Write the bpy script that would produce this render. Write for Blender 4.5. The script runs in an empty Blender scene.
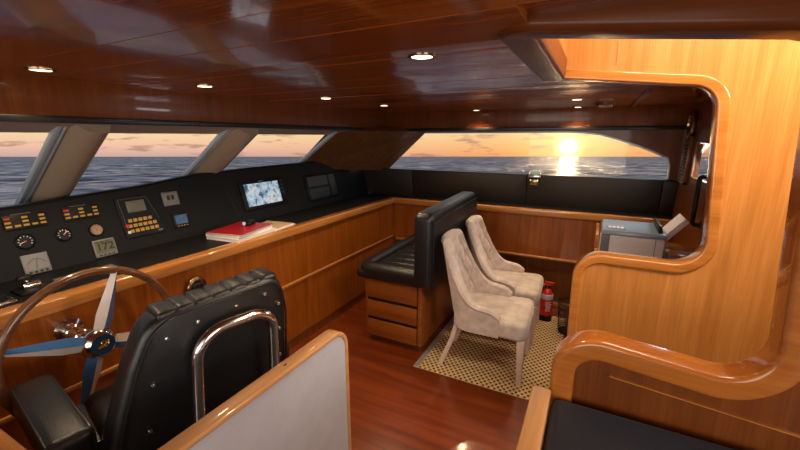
import bpy, bmesh, math, random
from mathutils import Vector, Matrix
random.seed(7)
PI = math.pi
C = bpy.context.scene.collection
S = bpy.context.scene

# ------------------------------------------------------------------ materials
def nodes(name):
    m = bpy.data.materials.new(name); m.use_nodes = True
    nt = m.node_tree; return m, nt, nt.nodes, nt.links, nt.nodes['Principled BSDF']

def plain(name, col, rough=.5, metal=0., coat=0., noise=0., nscale=30., bump=0., bscale=200., sheen=0., emit=None, estr=0., spec=.5):
    m, nt, N, L, b = nodes(name)
    b.inputs['Base Color'].default_value = (*col, 1); b.inputs['Roughness'].default_value = rough
    b.inputs['Metallic'].default_value = metal; b.inputs['Coat Weight'].default_value = coat
    b.inputs['Coat Roughness'].default_value = .06; b.inputs['Specular IOR Level'].default_value = spec
    if sheen: b.inputs['Sheen Weight'].default_value = sheen
    if emit: b.inputs['Emission Color'].default_value = (*emit, 1); b.inputs['Emission Strength'].default_value = estr
    tc = N.new('ShaderNodeTexCoord')
    if noise:
        n = N.new('ShaderNodeTexNoise'); n.inputs['Scale'].default_value = nscale; n.inputs['Detail'].default_value = 4
        L.new(tc.outputs['Object'], n.inputs['Vector'])
        r = N.new('ShaderNodeValToRGB')
        r.color_ramp.elements[0].color = (*[c*(1-noise) for c in col], 1); r.color_ramp.elements[0].position = .3
        r.color_ramp.elements[1].color = (*[min(1, c*(1+noise)) for c in col], 1); r.color_ramp.elements[1].position = .7
        L.new(n.outputs['Fac'], r.inputs['Fac']); L.new(r.outputs['Color'], b.inputs['Base Color'])
    if bump:
        n2 = N.new('ShaderNodeTexNoise'); n2.inputs['Scale'].default_value = bscale; n2.inputs['Detail'].default_value = 3
        L.new(tc.outputs['Object'], n2.inputs['Vector'])
        bp = N.new('ShaderNodeBump'); bp.inputs['Strength'].default_value = bump; bp.inputs['Distance'].default_value = .004
        L.new(n2.outputs['Fac'], bp.inputs['Height']); L.new(bp.outputs['Normal'], b.inputs['Normal'])
    return m

def wood(name, dark, mid, light, axis='Z', rough=.3, coat=.5, wav=0., scale=1., coatr=.05, spec=.3):
    """lacquered timber, grain running along one axis"""
    m, nt, N, L, b = nodes(name)
    tc = N.new('ShaderNodeTexCoord')
    def nz(along, across, detail, dist):
        mp = N.new('ShaderNodeMapping')
        sc = [across*scale]*3; sc['XYZ'.index(axis)] = along*scale
        mp.inputs['Scale'].default_value = sc
        n = N.new('ShaderNodeTexNoise'); n.inputs['Scale'].default_value = 1; n.inputs['Detail'].default_value = detail
        n.inputs['Distortion'].default_value = dist
        L.new(tc.outputs['Object'], mp.inputs['Vector']); L.new(mp.outputs['Vector'], n.inputs['Vector'])
        return n
    a = nz(1.2, 22, 5, .6); f = nz(6, 160, 3, 0)
    mx = N.new('ShaderNodeMix'); mx.data_type = 'FLOAT'; mx.inputs['Factor'].default_value = .35
    L.new(a.outputs['Fac'], mx.inputs['A']); L.new(f.outputs['Fac'], mx.inputs['B'])
    r = N.new('ShaderNodeValToRGB'); e = r.color_ramp.elements
    e[0].position = .33; e[0].color = (*dark, 1); e[1].position = .68; e[1].color = (*light, 1)
    q = e.new(.5); q.color = (*mid, 1)
    L.new(mx.outputs['Result'], r.inputs['Fac']); L.new(r.outputs['Color'], b.inputs['Base Color'])
    b.inputs['Roughness'].default_value = rough; b.inputs['Coat Weight'].default_value = coat
    b.inputs['Coat Roughness'].default_value = coatr; b.inputs['Specular IOR Level'].default_value = spec
    if wav:
        n = N.new('ShaderNodeTexNoise'); n.inputs['Scale'].default_value = 2.0; n.inputs['Detail'].default_value = 1
        L.new(tc.outputs['Object'], n.inputs['Vector'])
        bp = N.new('ShaderNodeBump'); bp.inputs['Strength'].default_value = 1; bp.inputs['Distance'].default_value = wav
        L.new(n.outputs['Fac'], bp.inputs['Height']); L.new(bp.outputs['Normal'], b.inputs['Normal']); L.new(bp.outputs['Normal'], b.inputs['Coat Normal'])
    return m

M = {}
M['panel']  = wood('cherry_panel', (.19,.044,.004), (.265,.067,.0065), (.34,.096,.010), 'Z', .32, .3)
M['fascia'] = wood('cherry_fascia', (.12,.028,.004), (.165,.040,.006), (.21,.056,.009), 'Z', .34, .2)
M['trimX']  = wood('cherry_trim_x', (.36,.13,.028), (.46,.18,.042), (.55,.23,.06), 'X', .22, .8)
M['trimY']  = wood('cherry_trim_y', (.36,.13,.028), (.46,.18,.042), (.55,.23,.06), 'Y', .22, .8)
M['ceil']   = wood('ceiling_lacquer', (.23,.050,.007), (.31,.074,.010), (.40,.108,.016), 'X', .13, .35, wav=.006, coatr=.03, spec=.45)
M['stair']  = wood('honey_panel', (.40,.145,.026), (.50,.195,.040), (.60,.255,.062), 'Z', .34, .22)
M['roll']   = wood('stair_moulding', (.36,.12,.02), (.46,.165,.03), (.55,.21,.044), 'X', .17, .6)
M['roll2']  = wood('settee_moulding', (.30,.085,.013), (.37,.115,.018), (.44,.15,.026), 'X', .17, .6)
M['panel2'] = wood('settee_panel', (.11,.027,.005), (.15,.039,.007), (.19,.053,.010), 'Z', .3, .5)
M['darkroll'] = wood('hatch_moulding', (.085,.020,.005), (.11,.027,.006), (.14,.036,.009), 'X', .3, .1, coatr=.15, spec=.15)
M['seatwood'] = wood('drawer_cherry', (.20,.052,.008), (.26,.072,.011), (.32,.096,.016), 'X', .38, .15)
M['oak']    = wood('oak_edging', (.40,.19,.075), (.48,.24,.098), (.55,.29,.125), 'Y', .3, .4)
M['dark']   = wood('dark_timber', (.12,.033,.006), (.16,.046,.008), (.21,.064,.012), 'Z', .35, .2)
M['pillar'] = wood('pillar_timber', (.10,.04,.014), (.15,.06,.02), (.2,.085,.03), 'X', .4, .3)
M['wheelwood'] = wood('wheel_timber', (.10,.04,.016), (.16,.065,.026), (.22,.09,.04), 'Y', .3, .6)
M['black']  = plain('black_dash_vinyl', (.011,.011,.012), .5, bump=.15, bscale=600, spec=.14)
M['padded'] = plain('brown_black_padding', (.030,.023,.018), .45, bump=.15, bscale=600, spec=.3)
M['leather']= plain('black_leather', (.008,.008,.009), .36, bump=.25, bscale=260, spec=.6)
M['navy']   = plain('blue_black_leather', (.010,.014,.022), .42, bump=.2, bscale=260, spec=.35)
M['trimblack'] = plain('black_trim', (.01,.01,.011), .35)
M['chrome'] = plain('chrome', (.80,.78,.76), .12, 1.)
M['alu']    = plain('sky_tinted_aluminium', (.50,.57,.62), .32, .35)  # pale blue put into the metal for the sky's reflection
M['mullion']= plain('taupe_column', (.36,.27,.19), .45, coat=.2)
M['plastic']= plain('black_plastic', (.009,.009,.010), .4, spec=.2)
M['greyface'] = plain('grey_bezel', (.17,.175,.18), .4)
M['yellow'] = plain('amber_key', (.44,.25,.03), .4, emit=(.9,.45,.03), estr=.03)
M['red']    = plain('red_plastic', (.55,.02,.015), .35)
M['white']  = plain('white_plastic', (.75,.75,.75), .4)
M['lcd']    = plain('olive_lcd', (.13,.125,.08), .25)
M['lcdpale']= plain('pale_lcd', (.20,.195,.16), .25)
M['ink']    = plain('dark_ink', (.012,.012,.012), .5)
M['meter']  = plain('meter_face', (.16,.16,.16), .3)
M['copperface'] = plain('tan_dial', (.33,.22,.15), .3)
M['laminate']= plain('grey_white_laminate', (.42,.42,.455), .42, noise=.05, nscale=14)
M['fabric'] = plain('beige_velvet', (.60,.49,.42), .85, noise=.2, nscale=16, bump=.3, bscale=300, sheen=.5)
M['limed']  = plain('limed_wood', (.66,.50,.43), .5, noise=.1, nscale=30)
M['paper']  = plain('paper', (.80,.74,.68), .7)
M['paperpink'] = plain('paper_sheets', (.82,.74,.74), .7)
M['redcover'] = plain('red_cover', (.36,.012,.02), .4)
M['tan']    = plain('tan_cover', (.55,.38,.22), .6)
M['extred'] = plain('red_enamel', (.60,.015,.012), .25, coat=.6)
M['printer']= plain('printer_grey', (.74,.75,.76), .45)
M['printtop'] = plain('printer_slate', (.22,.29,.38), .3)
M['mesh']   = plain('bin_mesh', (.012,.012,.012), .5)
M['gold']   = plain('gold', (.85,.52,.10), .25, 1.)
M['brass']  = plain('brass_rim', (.30,.20,.10), .2, 1.)
M['wheelblue'] = plain('blue_paint', (.055,.16,.36), .25, coat=.5)
M['wheelcream'] = plain('cream_paint', (.62,.53,.46), .3, coat=.5)
M['lamp']   = plain('lamp_lens', (1,.9,.75), .4, emit=(1,.84,.58), estr=7)
M['silver'] = plain('silver_strip', (.62,.61,.58), .35, .7)
M['hull']   = plain('grey_gelcoat', (.16,.14,.13), .4)
M['glassgreen'] = plain('pale_green_glass', (.30,.42,.36), .15)

def mat_glass():
    m, nt, N, L, b = nodes('window_glass')
    out = N['Material Output']; N.remove(b)
    t = N.new('ShaderNodeBsdfTransparent'); g = N.new('ShaderNodeBsdfGlossy'); g.inputs['Roughness'].default_value = .01
    lw = N.new('ShaderNodeLayerWeight'); lw.inputs['Blend'].default_value = .5
    pw = N.new('ShaderNodeMath'); pw.operation = 'POWER'; pw.inputs[1].default_value = 5; L.new(lw.outputs['Facing'], pw.inputs[0])
    fr = N.new('ShaderNodeMath'); fr.operation = 'MULTIPLY_ADD'; fr.inputs[1].default_value = .2; fr.inputs[2].default_value = .01; L.new(pw.outputs[0], fr.inputs[0])
    mx = N.new('ShaderNodeMixShader')
    L.new(fr.outputs[0], mx.inputs['Fac']); L.new(t.outputs['BSDF'], mx.inputs[1]); L.new(g.outputs['BSDF'], mx.inputs[2])
    L.new(mx.outputs['Shader'], out.inputs['Surface']); return m
M['glass'] = mat_glass()

def mat_floor():
    m, nt, N, L, b = nodes('floor_cherry_planks')
    tc = N.new('ShaderNodeTexCoord')
    br = N.new('ShaderNodeTexBrick'); br.inputs['Scale'].default_value = 1
    br.inputs['Brick Width'].default_value = 1.3; br.inputs['Row Height'].default_value = .085
    br.inputs['Mortar Size'].default_value = .0012; br.inputs['Bias'].default_value = 0
    br.inputs['Color1'].default_value = (.88,.88,.88,1); br.inputs['Color2'].default_value = (1.08,1.08,1.08,1); br.inputs['Mortar'].default_value = (.55,.55,.55,1)
    L.new(tc.outputs['Object'], br.inputs['Vector'])
    mp = N.new('ShaderNodeMapping'); mp.inputs['Scale'].default_value = (1.5,26,1)
    n = N.new('ShaderNodeTexNoise'); n.inputs['Scale'].default_value = 1; n.inputs['Detail'].default_value = 5; n.inputs['Distortion'].default_value = .5
    L.new(tc.outputs['Object'], mp.inputs['Vector']); L.new(mp.outputs['Vector'], n.inputs['Vector'])
    r = N.new('ShaderNodeValToRGB'); e = r.color_ramp.elements
    e[0].position = .3; e[0].color = (.115,.017,.003,1); e[1].position = .7; e[1].color = (.205,.036,.006,1)
    L.new(n.outputs['Fac'], r.inputs['Fac'])
    mu = N.new('ShaderNodeMix'); mu.data_type = 'RGBA'; mu.blend_type = 'MULTIPLY'; mu.inputs['Factor'].default_value = 1
    L.new(r.outputs['Color'], mu.inputs['A']); L.new(br.outputs['Color'], mu.inputs['B'])
    L.new(mu.outputs['Result'], b.inputs['Base Color'])
    b.inputs['Roughness'].default_value = .28; b.inputs['Coat Weight'].default_value = .5; b.inputs['Coat Roughness'].default_value = .1
    return m
M['floor'] = mat_floor()

def mat_rug():
    m, nt, N, L, b = nodes('woven_rug')
    tc = N.new('ShaderNodeTexCoord')
    sp = N.new('ShaderNodeSeparateXYZ'); L.new(tc.outputs['Object'], sp.inputs['Vector'])
    def math_(op, a, bb=None):
        k = N.new('ShaderNodeMath'); k.operation = op
        for i, v in enumerate((a, bb)):
            if v is None: continue
            if isinstance(v, (int, float)): k.inputs[i].default_value = v
            else: L.new(v, k.inputs[i])
        return k.outputs[0]
    P = 2*PI/.040
    sx = math_('SINE', math_('MULTIPLY', sp.outputs['X'], P)); sy = math_('SINE', math_('MULTIPLY', sp.outputs['Y'], P*.78))
    pr = math_('MULTIPLY', sx, sy)                       # checker of knots
    r = N.new('ShaderNodeValToRGB'); e = r.color_ramp.elements
    e[0].position = .22; e[0].color = (.02,.014,.009,1); e[1].position = .40; e[1].color = (.56,.35,.14,1)
    q = e.new(.8); q.color = (.66,.47,.25,1)
    L.new(math_('ADD', math_('MULTIPLY', pr, .5), .5), r.inputs['Fac'])
    L.new(r.outputs['Color'], b.inputs['Base Color']); b.inputs['Roughness'].default_value = .85
    bp = N.new('ShaderNodeBump'); bp.inputs['Distance'].default_value = .004; bp.inputs['Strength'].default_value = .8
    L.new(pr, bp.inputs['Height']); L.new(bp.outputs['Normal'], b.inputs['Normal'])
    return m
M['rug'] = mat_rug()

def mat_screen():
    m, nt, N, L, b = nodes('lit_screen')
    tc = N.new('ShaderNodeTexCoord')
    n = N.new('ShaderNodeTexVoronoi'); n.inputs['Scale'].default_value = 30; n.inputs['Randomness'].default_value = 1
    w = N.new('ShaderNodeTexNoise'); w.inputs['Scale'].default_value = 14; w.inputs['Detail'].default_value = 5
    L.new(tc.outputs['Object'], n.inputs['Vector']); L.new(tc.outputs['Object'], w.inputs['Vector'])
    mx = N.new('ShaderNodeMix'); mx.data_type = 'FLOAT'; mx.inputs['Factor'].default_value = .72
    L.new(n.outputs['Color'], mx.inputs['A']); L.new(w.outputs['Fac'], mx.inputs['B'])
    r = N.new('ShaderNodeValToRGB'); e = r.color_ramp.elements
    e[0].position = .25; e[0].color = (.03,.035,.05,1); e[1].position = .70; e[1].color = (.40,.27,.12,1)
    for p, c in ((.38,(.10,.22,.36,1)), (.48,(.45,.62,.75,1)), (.58,(.85,.88,.9,1)), (.66,(.22,.32,.42,1))):
        q = e.new(p); q.color = c
    L.new(mx.outputs['Result'], r.inputs['Fac'])
    b.inputs['Base Color'].default_value = (.02,.02,.02,1); b.inputs['Roughness'].default_value = .15
    L.new(r.outputs['Color'], b.inputs['Emission Color']); b.inputs['Emission Strength'].default_value = .7
    return m
M['screen'] = mat_screen()

def mat_sea():
    m, nt, N, L, b = nodes('sea_water')
    tc = N.new('ShaderNodeTexCoord')
    def nz(s, det, dist=0.):
        n = N.new('ShaderNodeTexNoise'); n.inputs['Scale'].default_value = s; n.inputs['Detail'].default_value = det; n.inputs['Distortion'].default_value = dist
        L.new(tc.outputs['Object'], n.inputs['Vector']); return n
    a = nz(.06, 8, .6); c = nz(.35, 5, .3)
    ad = N.new('ShaderNodeMath'); ad.operation = 'MULTIPLY_ADD'; ad.inputs[1].default_value = .25
    L.new(c.outputs['Fac'], ad.inputs[0]); L.new(a.outputs['Fac'], ad.inputs[2])
    bp = N.new('ShaderNodeBump'); bp.inputs['Strength'].default_value = 1; bp.inputs['Distance'].default_value = 9
    L.new(ad.outputs[0], bp.inputs['Height'])
    out = N['Material Output']; N.remove(b)
    d = N.new('ShaderNodeBsdfDiffuse'); d.inputs['Color'].default_value = (.035,.085,.17,1)
    g = N.new('ShaderNodeBsdfGlossy'); g.inputs['Roughness'].default_value = .2; g.inputs['Color'].default_value = (.85,.9,1,1)
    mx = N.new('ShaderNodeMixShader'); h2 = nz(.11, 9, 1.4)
    mr = N.new('ShaderNodeMapRange'); mr.inputs['From Min'].default_value = .40; mr.inputs['From Max'].default_value = .62; mr.inputs['To Min'].default_value = .06; mr.inputs['To Max'].default_value = .52  # sky reflection varied by noise in place of real wave faces
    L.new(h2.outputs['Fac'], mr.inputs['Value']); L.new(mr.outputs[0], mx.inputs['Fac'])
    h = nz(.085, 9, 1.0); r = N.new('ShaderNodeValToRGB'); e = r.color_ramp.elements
    e[0].position = .42; e[0].color = (.010,.028,.065,1); e[1].position = .62; e[1].color = (.095,.155,.25,1)  # wave shading painted into the colour: dark troughs, lighter crests
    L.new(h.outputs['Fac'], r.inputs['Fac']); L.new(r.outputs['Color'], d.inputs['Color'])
    L.new(bp.outputs['Normal'], d.inputs['Normal']); L.new(bp.outputs['Normal'], g.inputs['Normal'])
    L.new(d.outputs[0], mx.inputs[1]); L.new(g.outputs[0], mx.inputs[2]); L.new(mx.outputs[0], out.inputs['Surface'])
    return m
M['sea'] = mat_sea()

# ------------------------------------------------------------------ mesh helpers (bmesh)
def merge(dst, src):
    me = bpy.data.meshes.new('tmp'); src.to_mesh(me); src.free(); dst.from_mesh(me); bpy.data.meshes.remove(me); return dst
def NB(): return bmesh.new()

def box(bm, x0, x1, y0, y1, z0, z1, bev=0., seg=2, mat4=None):
    t = NB(); bmesh.ops.create_cube(t, size=1)
    bmesh.ops.scale(t, vec=(x1-x0, y1-y0, z1-z0), verts=t.verts)
    bmesh.ops.translate(t, vec=((x0+x1)/2, (y0+y1)/2, (z0+z1)/2), verts=t.verts)
    if bev: bmesh.ops.bevel(t, geom=t.edges[:], offset=bev, segments=seg, profile=.5, affect='EDGES')
    if mat4: bmesh.ops.transform(t, matrix=mat4, verts=t.verts)
    return merge(bm, t)

def hexa(bm, pts, bev=0., seg=2):
    """eight corners: four of the bottom loop, four of the top loop"""
    t = NB(); v = [t.verts.new(p) for p in pts]
    for f in ((0,3,2,1), (4,5,6,7), (0,1,5,4), (1,2,6,5), (2,3,7,6), (3,0,4,7)): t.faces.new([v[i] for i in f])
    bmesh.ops.recalc_face_normals(t, faces=t.faces)
    if bev: bmesh.ops.bevel(t, geom=t.edges[:], offset=bev, segments=seg, profile=.5, affect='EDGES')
    return merge(bm, t)

def prism(bm, poly, fn, d0, d1, bev=0., seg=2):
    """closed 2-D polygon, fn(a, b, d) -> point"""
    t = NB(); n = len(poly)
    A = [t.verts.new(fn(a, b, d0)) for a, b in poly]; B = [t.verts.new(fn(a, b, d1)) for a, b in poly]
    t.faces.new(A); t.faces.new(B[::-1])
    for i in range(n): t.faces.new((A[i], A[(i+1) % n], B[(i+1) % n], B[i]))
    bmesh.ops.recalc_face_normals(t, faces=t.faces)
    if bev:
        es = [e for e in t.edges if any(len(f.verts) == n for f in e.link_faces) and n > 4 or n <= 4]
        bmesh.ops.bevel(t, geom=es, offset=bev, segments=seg, profile=.5, affect='EDGES')
    bmesh.ops.triangulate(t, faces=[f for f in t.faces if len(f.verts) > 4])
    return merge(bm, t)

def fillet(pts, rads, closed=False, n=8):
    out = []; N_ = len(pts)
    for i, p in enumerate(pts):
        r = rads[i]
        if r <= 0 or (not closed and i in (0, N_-1)): out.append(tuple(p)); continue
        p = Vector(p); a = Vector(pts[i-1]); b = Vector(pts[(i+1) % N_])
        d1 = (a-p).normalized(); d2 = (b-p).normalized(); ang = d1.angle(d2)
        tl = min(r/math.tan(ang/2), (a-p).length*.49, (b-p).length*.49)
        q1 = p+d1*tl; q2 = p+d2*tl
        rr = tl*math.tan(ang/2); c = p+(d1+d2).normalized()*(rr/math.sin(ang/2))
        v1 = q1-c; v2 = q2-c; tot = v1.angle(v2)
        for k in range(n+1):
            f = k/n
            if tot > 1e-4: w = (v1*math.sin((1-f)*tot)+v2*math.sin(f*tot))/math.sin(tot)
            else: w = v1
            out.append(tuple(c+w))
    return out

def sweep(bm, path, prof, nrm, closed=False, cap=True):
    """sweep profile (a = sideways in the path's plane, b = along the plane normal)"""
    t = NB(); path = [Vector(p) for p in path]; nrm = Vector(nrm).normalized(); n = len(path); rings = []
    for i, p in enumerate(path):
        a = path[i-1] if (i or closed) else path[i]; b = path[(i+1) % n] if (i < n-1 or closed) else path[i]
        d1 = (p-a); d2 = (b-p)
        d1 = d1.normalized() if d1.length > 1e-7 else d2.normalized(); d2 = d2.normalized() if d2.length > 1e-7 else d1
        T = (d1+d2).normalized(); sd = nrm.cross(T).normalized(); k = 1/max(.5, T.dot(d1))
        rings.append([t.verts.new(p+sd*(u*k)+nrm*v) for u, v in prof])
    m = len(prof); rng = range(n) if closed else range(n-1)
    for i in rng:
        A, B = rings[i], rings[(i+1) % n]
        for j in range(m): t.faces.new((A[j], A[(j+1) % m], B[(j+1) % m], B[j]))
    if cap and not closed: t.faces.new(rings[0][::-1]); t.faces.new(rings[-1])
    bmesh.ops.recalc_face_normals(t, faces=t.faces)
    return merge(bm, t)

def rrect(a0, a1, b0, b1, r, n=4):
    return fillet([(a0, b0), (a1, b0), (a1, b1), (a0, b1)], [r]*4, True, n)

def tube(bm, path, r, ns=12, closed=False, r2=None):
    t = NB(); P = [Vector(p) for p in path]; n = len(P); rings = []; up = None
    for i, p in enumerate(P):
        a = P[i-1] if (i or closed) else P[i]; b = P[(i+1) % n] if (i < n-1 or closed) else P[i]
        T = (b-a).normalized()
        if up is None:
            up = Vector((0, 0, 1)) if abs(T.z) < .9 else Vector((1, 0, 0))
        sd = T.cross(up).normalized(); up = sd.cross(T).normalized()
        rr = r if r2 is None else r+(r2-r)*i/(n-1)
        rings.append([t.verts.new(p+sd*(rr*math.cos(2*PI*j/ns))+up*(rr*math.sin(2*PI*j/ns))) for j in range(ns)])
    for i in (range(n) if closed else range(n-1)):
        A, B = rings[i], rings[(i+1) % n]
        for j in range(ns): t.faces.new((A[j], A[(j+1) % ns], B[(j+1) % ns], B[j]))
    if not closed: t.faces.new(rings[0][::-1]); t.faces.new(rings[-1])
    bmesh.ops.recalc_face_normals(t, faces=t.faces)
    return merge(bm, t)

def lathe(bm, prof, mat4=None, ns=24):
    """profile (radius, height) turned round z; closed with caps"""
    t = NB(); rings = []
    for r, z in prof:
        if r < 1e-6: rings.append([t.verts.new((0, 0, z))])
        else: rings.append([t.verts.new((r*math.cos(2*PI*j/ns), r*math.sin(2*PI*j/ns), z)) for j in range(ns)])
    for A, B in zip(rings, rings[1:]):
        for j in range(ns):
            k = (j+1) % ns
            if len(A) == 1 and len(B) == 1: continue
            if len(A) == 1: t.faces.new((A[0], B[k], B[j]))
            elif len(B) == 1: t.faces.new((A[j], A[k], B[0]))
            else: t.faces.new((A[j], A[k], B[k], B[j]))
    if len(rings[0]) > 1: t.faces.new(rings[0][::-1])
    if len(rings[-1]) > 1: t.faces.new(rings[-1])
    bmesh.ops.recalc_face_normals(t, faces=t.faces)
    if mat4: bmesh.ops.transform(t, matrix=mat4, verts=t.verts)
    return merge(bm, t)

def T(x, y, z): return Matrix.Translation((x, y, z))
def R(deg, ax): return Matrix.Rotation(math.radians(deg), 4, ax)

# ------------------------------------------------------------------ objects
def obj(name, bm, mat, parent=None, label=None, sharp=35, world=True):
    """ONE mesh object. With world=True the geometry is in world units and is shifted to its parent's (or its own) base"""
    me = bpy.data.meshes.new(name)
    o = bpy.data.objects.new(name, me); C.objects.link(o)
    off = Vector((0, 0, 0))
    if world:
        if parent is not None:
            q = parent
            while q is not None: off += q.location; q = q.parent
        else:
            xs = [v.co for v in bm.verts]
            off = Vector(((min(v.x for v in xs)+max(v.x for v in xs))/2, (min(v.y for v in xs)+max(v.y for v in xs))/2, min(v.z for v in xs)))
            o.location = off
        bmesh.ops.translate(bm, vec=-off, verts=bm.verts)
    bm.to_mesh(me); bm.free()
    me.polygons.foreach_set('use_smooth', [True]*len(me.polygons)); me.set_sharp_from_angle(angle=math.radians(sharp))
    me.materials.append(M[mat] if isinstance(mat, str) else mat)
    if parent is not None: o.parent = parent
    if label: o['label'] = label
    return o
def thing(name, label, cat, loc=(0, 0, 0), group=None, rotz=0.):
    o = bpy.data.objects.new(name, None); C.objects.link(o); o.empty_display_size = .1
    o.location = loc; o.rotation_euler = (0, 0, math.radians(rotz)); o['label'] = label; o['category'] = cat
    if group: o['group'] = group
    return o
def tag(o, label, cat, group=None):
    o['label'] = label; o['category'] = cat
    if group: o['group'] = group
    return o
def struct(name, bm, mat, label=None, cat=None, parent=None, sharp=35):
    o = obj(name, bm, mat, parent, None, sharp)
    if parent is None:
        o['kind'] = 'structure'
        if label: o['label'] = label
        if cat: o['category'] = cat
    elif label: o['label'] = label
    return o
def loc(fn, *a, **k): bm = NB(); fn(bm, *a, **k); return bm
XZ = lambda y: None
def pXZ(a, b, d): return (a, d, b)      # polygon in the x-z plane, depth along y
def pYZ(a, b, d): return (d, a, b)
def pXY(a, b, d): return (a, b, d)
def text_bm(s, size, mat4):
    cu = bpy.data.curves.new('txt', 'FONT'); cu.body = s; cu.size = size; cu.align_x = 'CENTER'; cu.align_y = 'CENTER'; cu.extrude = .0006; cu.offset = size*.02
    ob = bpy.data.objects.new('txt', cu); C.objects.link(ob)
    dg = bpy.context.evaluated_depsgraph_get(); me = bpy.data.meshes.new_from_object(ob.evaluated_get(dg))
    bm = NB(); bm.from_mesh(me); bmesh.ops.transform(bm, matrix=mat4, verts=bm.verts)
    bpy.data.objects.remove(ob); bpy.data.curves.remove(cu); bpy.data.meshes.remove(me); return bm

# ================================================================== SETTING
ZC = 1.955      # ceiling
XP = -2.07      # console front
YF = 3.86       # side console front
XW = .65        # right-hand bulkhead
bm = NB(); box(bm, -2.9, 2.2, -2.4, 4.3, -.08, 0); struct('floor', bm, 'floor', 'glossy reddish cherry plank floor', 'floor')

# ceiling of lacquered boards running across, with the stair hatch cut out
HX0, HX1, HY0, HY1 = -.175, 1.46, 1.09, 1.92
bm = NB()
ys = [-2.4, -2.1, -1.8, -1.5, -1.2, -.9, -.62, -.34, -.06, .2, .47, .655, .85, 1.1, 1.2, 1.32, 1.43, 1.55, 1.67, 1.79, 1.92, 2.04, 2.16, 2.3, 2.44, 2.58, 2.72, 2.86, 3.0, 3.15, 3.3, 3.45, 3.6, 3.76, 3.96]
for a, b in zip(ys, ys[1:]):
    dz = random.uniform(-.0012, .0012) - (.007 if b < .5 else 0); tl = random.uniform(-.0010, .0010)
    spans = [(-2.24, 2.2)] if (b <= HY0+.001 or a >= HY1-.001) else [(-2.24, HX0), (HX1, 2.2)]
    for x0, x1 in spans:
        z0 = ZC+dz
        hexa(bm, [(x0, a+.002, z0-tl), (x1, a+.002, z0-tl), (x1, b-.002, z0+tl), (x0, b-.002, z0+tl),
                  (x0, a+.002, ZC+.02), (x1, a+.002, ZC+.02), (x1, b-.002, ZC+.02), (x0, b-.002, ZC+.02)], .0012, 1)
box(bm, -2.24, HX0, -2.4, 4.3, ZC+.02, ZC+.05); box(bm, HX1, 2.2, -2.4, 4.3, ZC+.02, ZC+.05)
box(bm, HX0, HX1, -2.4, HY0, ZC+.02, ZC+.05); box(bm, HX0, HX1, HY1, 4.3, ZC+.02, ZC+.05)
box(bm, -3.3, -2.24, -2.4, 4.3, ZC+.02, ZC+.05)
struct('ceiling', bm, 'ceil', 'glossy dark reddish wood plank ceiling with stair hatch', 'ceiling')

# front fascia above the windscreen, black strip and soffit
bm = NB(); box(bm, -2.22, -2.18, -2.4, 3.96, 1.79, ZC+.03, .003); struct('wall_front', bm, 'fascia', 'cherry wood fascia above the windscreen', 'wall')
bm = NB(); box(bm, -2.235, -2.165, -2.4, 3.98, 1.762, 1.792, .004); struct('trim_1', bm, 'trimblack', 'black strip under the front fascia', 'trim')
bm = NB(); hexa(bm, [(-2.36, -2.4, 1.72), (-2.2, -2.4, 1.765), (-2.2, 4.1, 1.765), (-2.36, 4.1, 1.72), (-2.36, -2.4, ZC+.03), (-2.24, -2.4, ZC+.03), (-2.24, 4.1, ZC+.03), (-2.36, 4.1, ZC+.03)])
struct('trim_2', bm, 'mullion', 'taupe soffit over the windscreen', 'trim')

# windscreen plane: base x=-2.8 z=1.40, top x=-2.3 z=1.735
def WS(y, t, out=0.):
    d = Vector((.5, 0, .335)).normalized(); n = Vector((.335, 0, -.5)).normalized()
    return Vector((-2.8, y, 1.40))+Vector((.5, 0, .335))*t+n*out
def wsbar(bm, y0, y1, t0, t1, o0, o1, sh=0., bev=.004):
    hexa(bm, [WS(y0, t0, o0), WS(y1, t0, o0), WS(y1, t0, o1), WS(y0, t0, o1), WS(y0+sh, t1, o0), WS(y1+sh, t1, o0), WS(y1+sh, t1, o1), WS(y0+sh, t1, o1)], bev)
panes = [(-2.3, .90, 'window_1', 'windscreen pane at the left edge, ahead of the helm'), (1.125, 1.83, 'window_2', 'middle windscreen pane between the two slanted columns'), (2.1, 3.06, 'window_3', 'right windscreen pane beside the dark corner pillar')]
for y0, y1, nm, lb in panes:
    bm = NB(); wsbar(bm, y0-.01, y1+.03, -.35, 1.1, -.012, -.006, bev=0)
    w = struct(nm, bm, 'glass', lb, 'window')
    bm = NB(); wsbar(bm, y1, y1+.022, -.35, 1.12, -.02, .012); wsbar(bm, y1+.03, y1+.042, -.35, 1.12, -.02, .012)
    struct('window_frame', bm, 'alu', parent=w)
for y0, y1, nm in ((.945, 1.125, 'trim_3'), (1.875, 2.10, 'trim_4')):
    bm = NB(); prof = [(0, 0), (.25, .055), (.5, .075), (.8, .06), (1, 0), (1, -.03), (0, -.03)]
    t = NB(); rings = []
    for tt in (-.35, 1.12):
        rings.append([t.verts.new(WS(y0+(y1-y0)*a, tt, b)) for a, b in prof])
    for j in range(len(prof)): k = (j+1) % len(prof); t.faces.new((rings[0][j], rings[0][k], rings[1][k], rings[1][j]))
    t.faces.new(rings[0]); t.faces.new(rings[1][::-1]); bmesh.ops.recalc_face_normals(t, faces=t.faces); merge(bm, t)
    struct(nm, bm, 'mullion', 'taupe slanted windscreen column '+('nearest the wheel' if nm == 'trim_3' else 'in the middle'), 'trim', sharp=50)
# dark timber corner pillar
bm = NB()
hexa(bm, [(-2.80, 3.10, 1.37), (-2.29, 4.12, 1.30), (-2.37, 4.2, 1.30), (-2.9, 3.14, 1.37), (-2.28, 3.10, 1.76), (-1.77, 4.12, 1.76), (-1.82, 4.2, 1.80), (-2.36, 3.14, 1.80)])
struct('trim_5', bm, 'pillar', 'dark timber corner pillar between windscreen and side window', 'trim')

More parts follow.
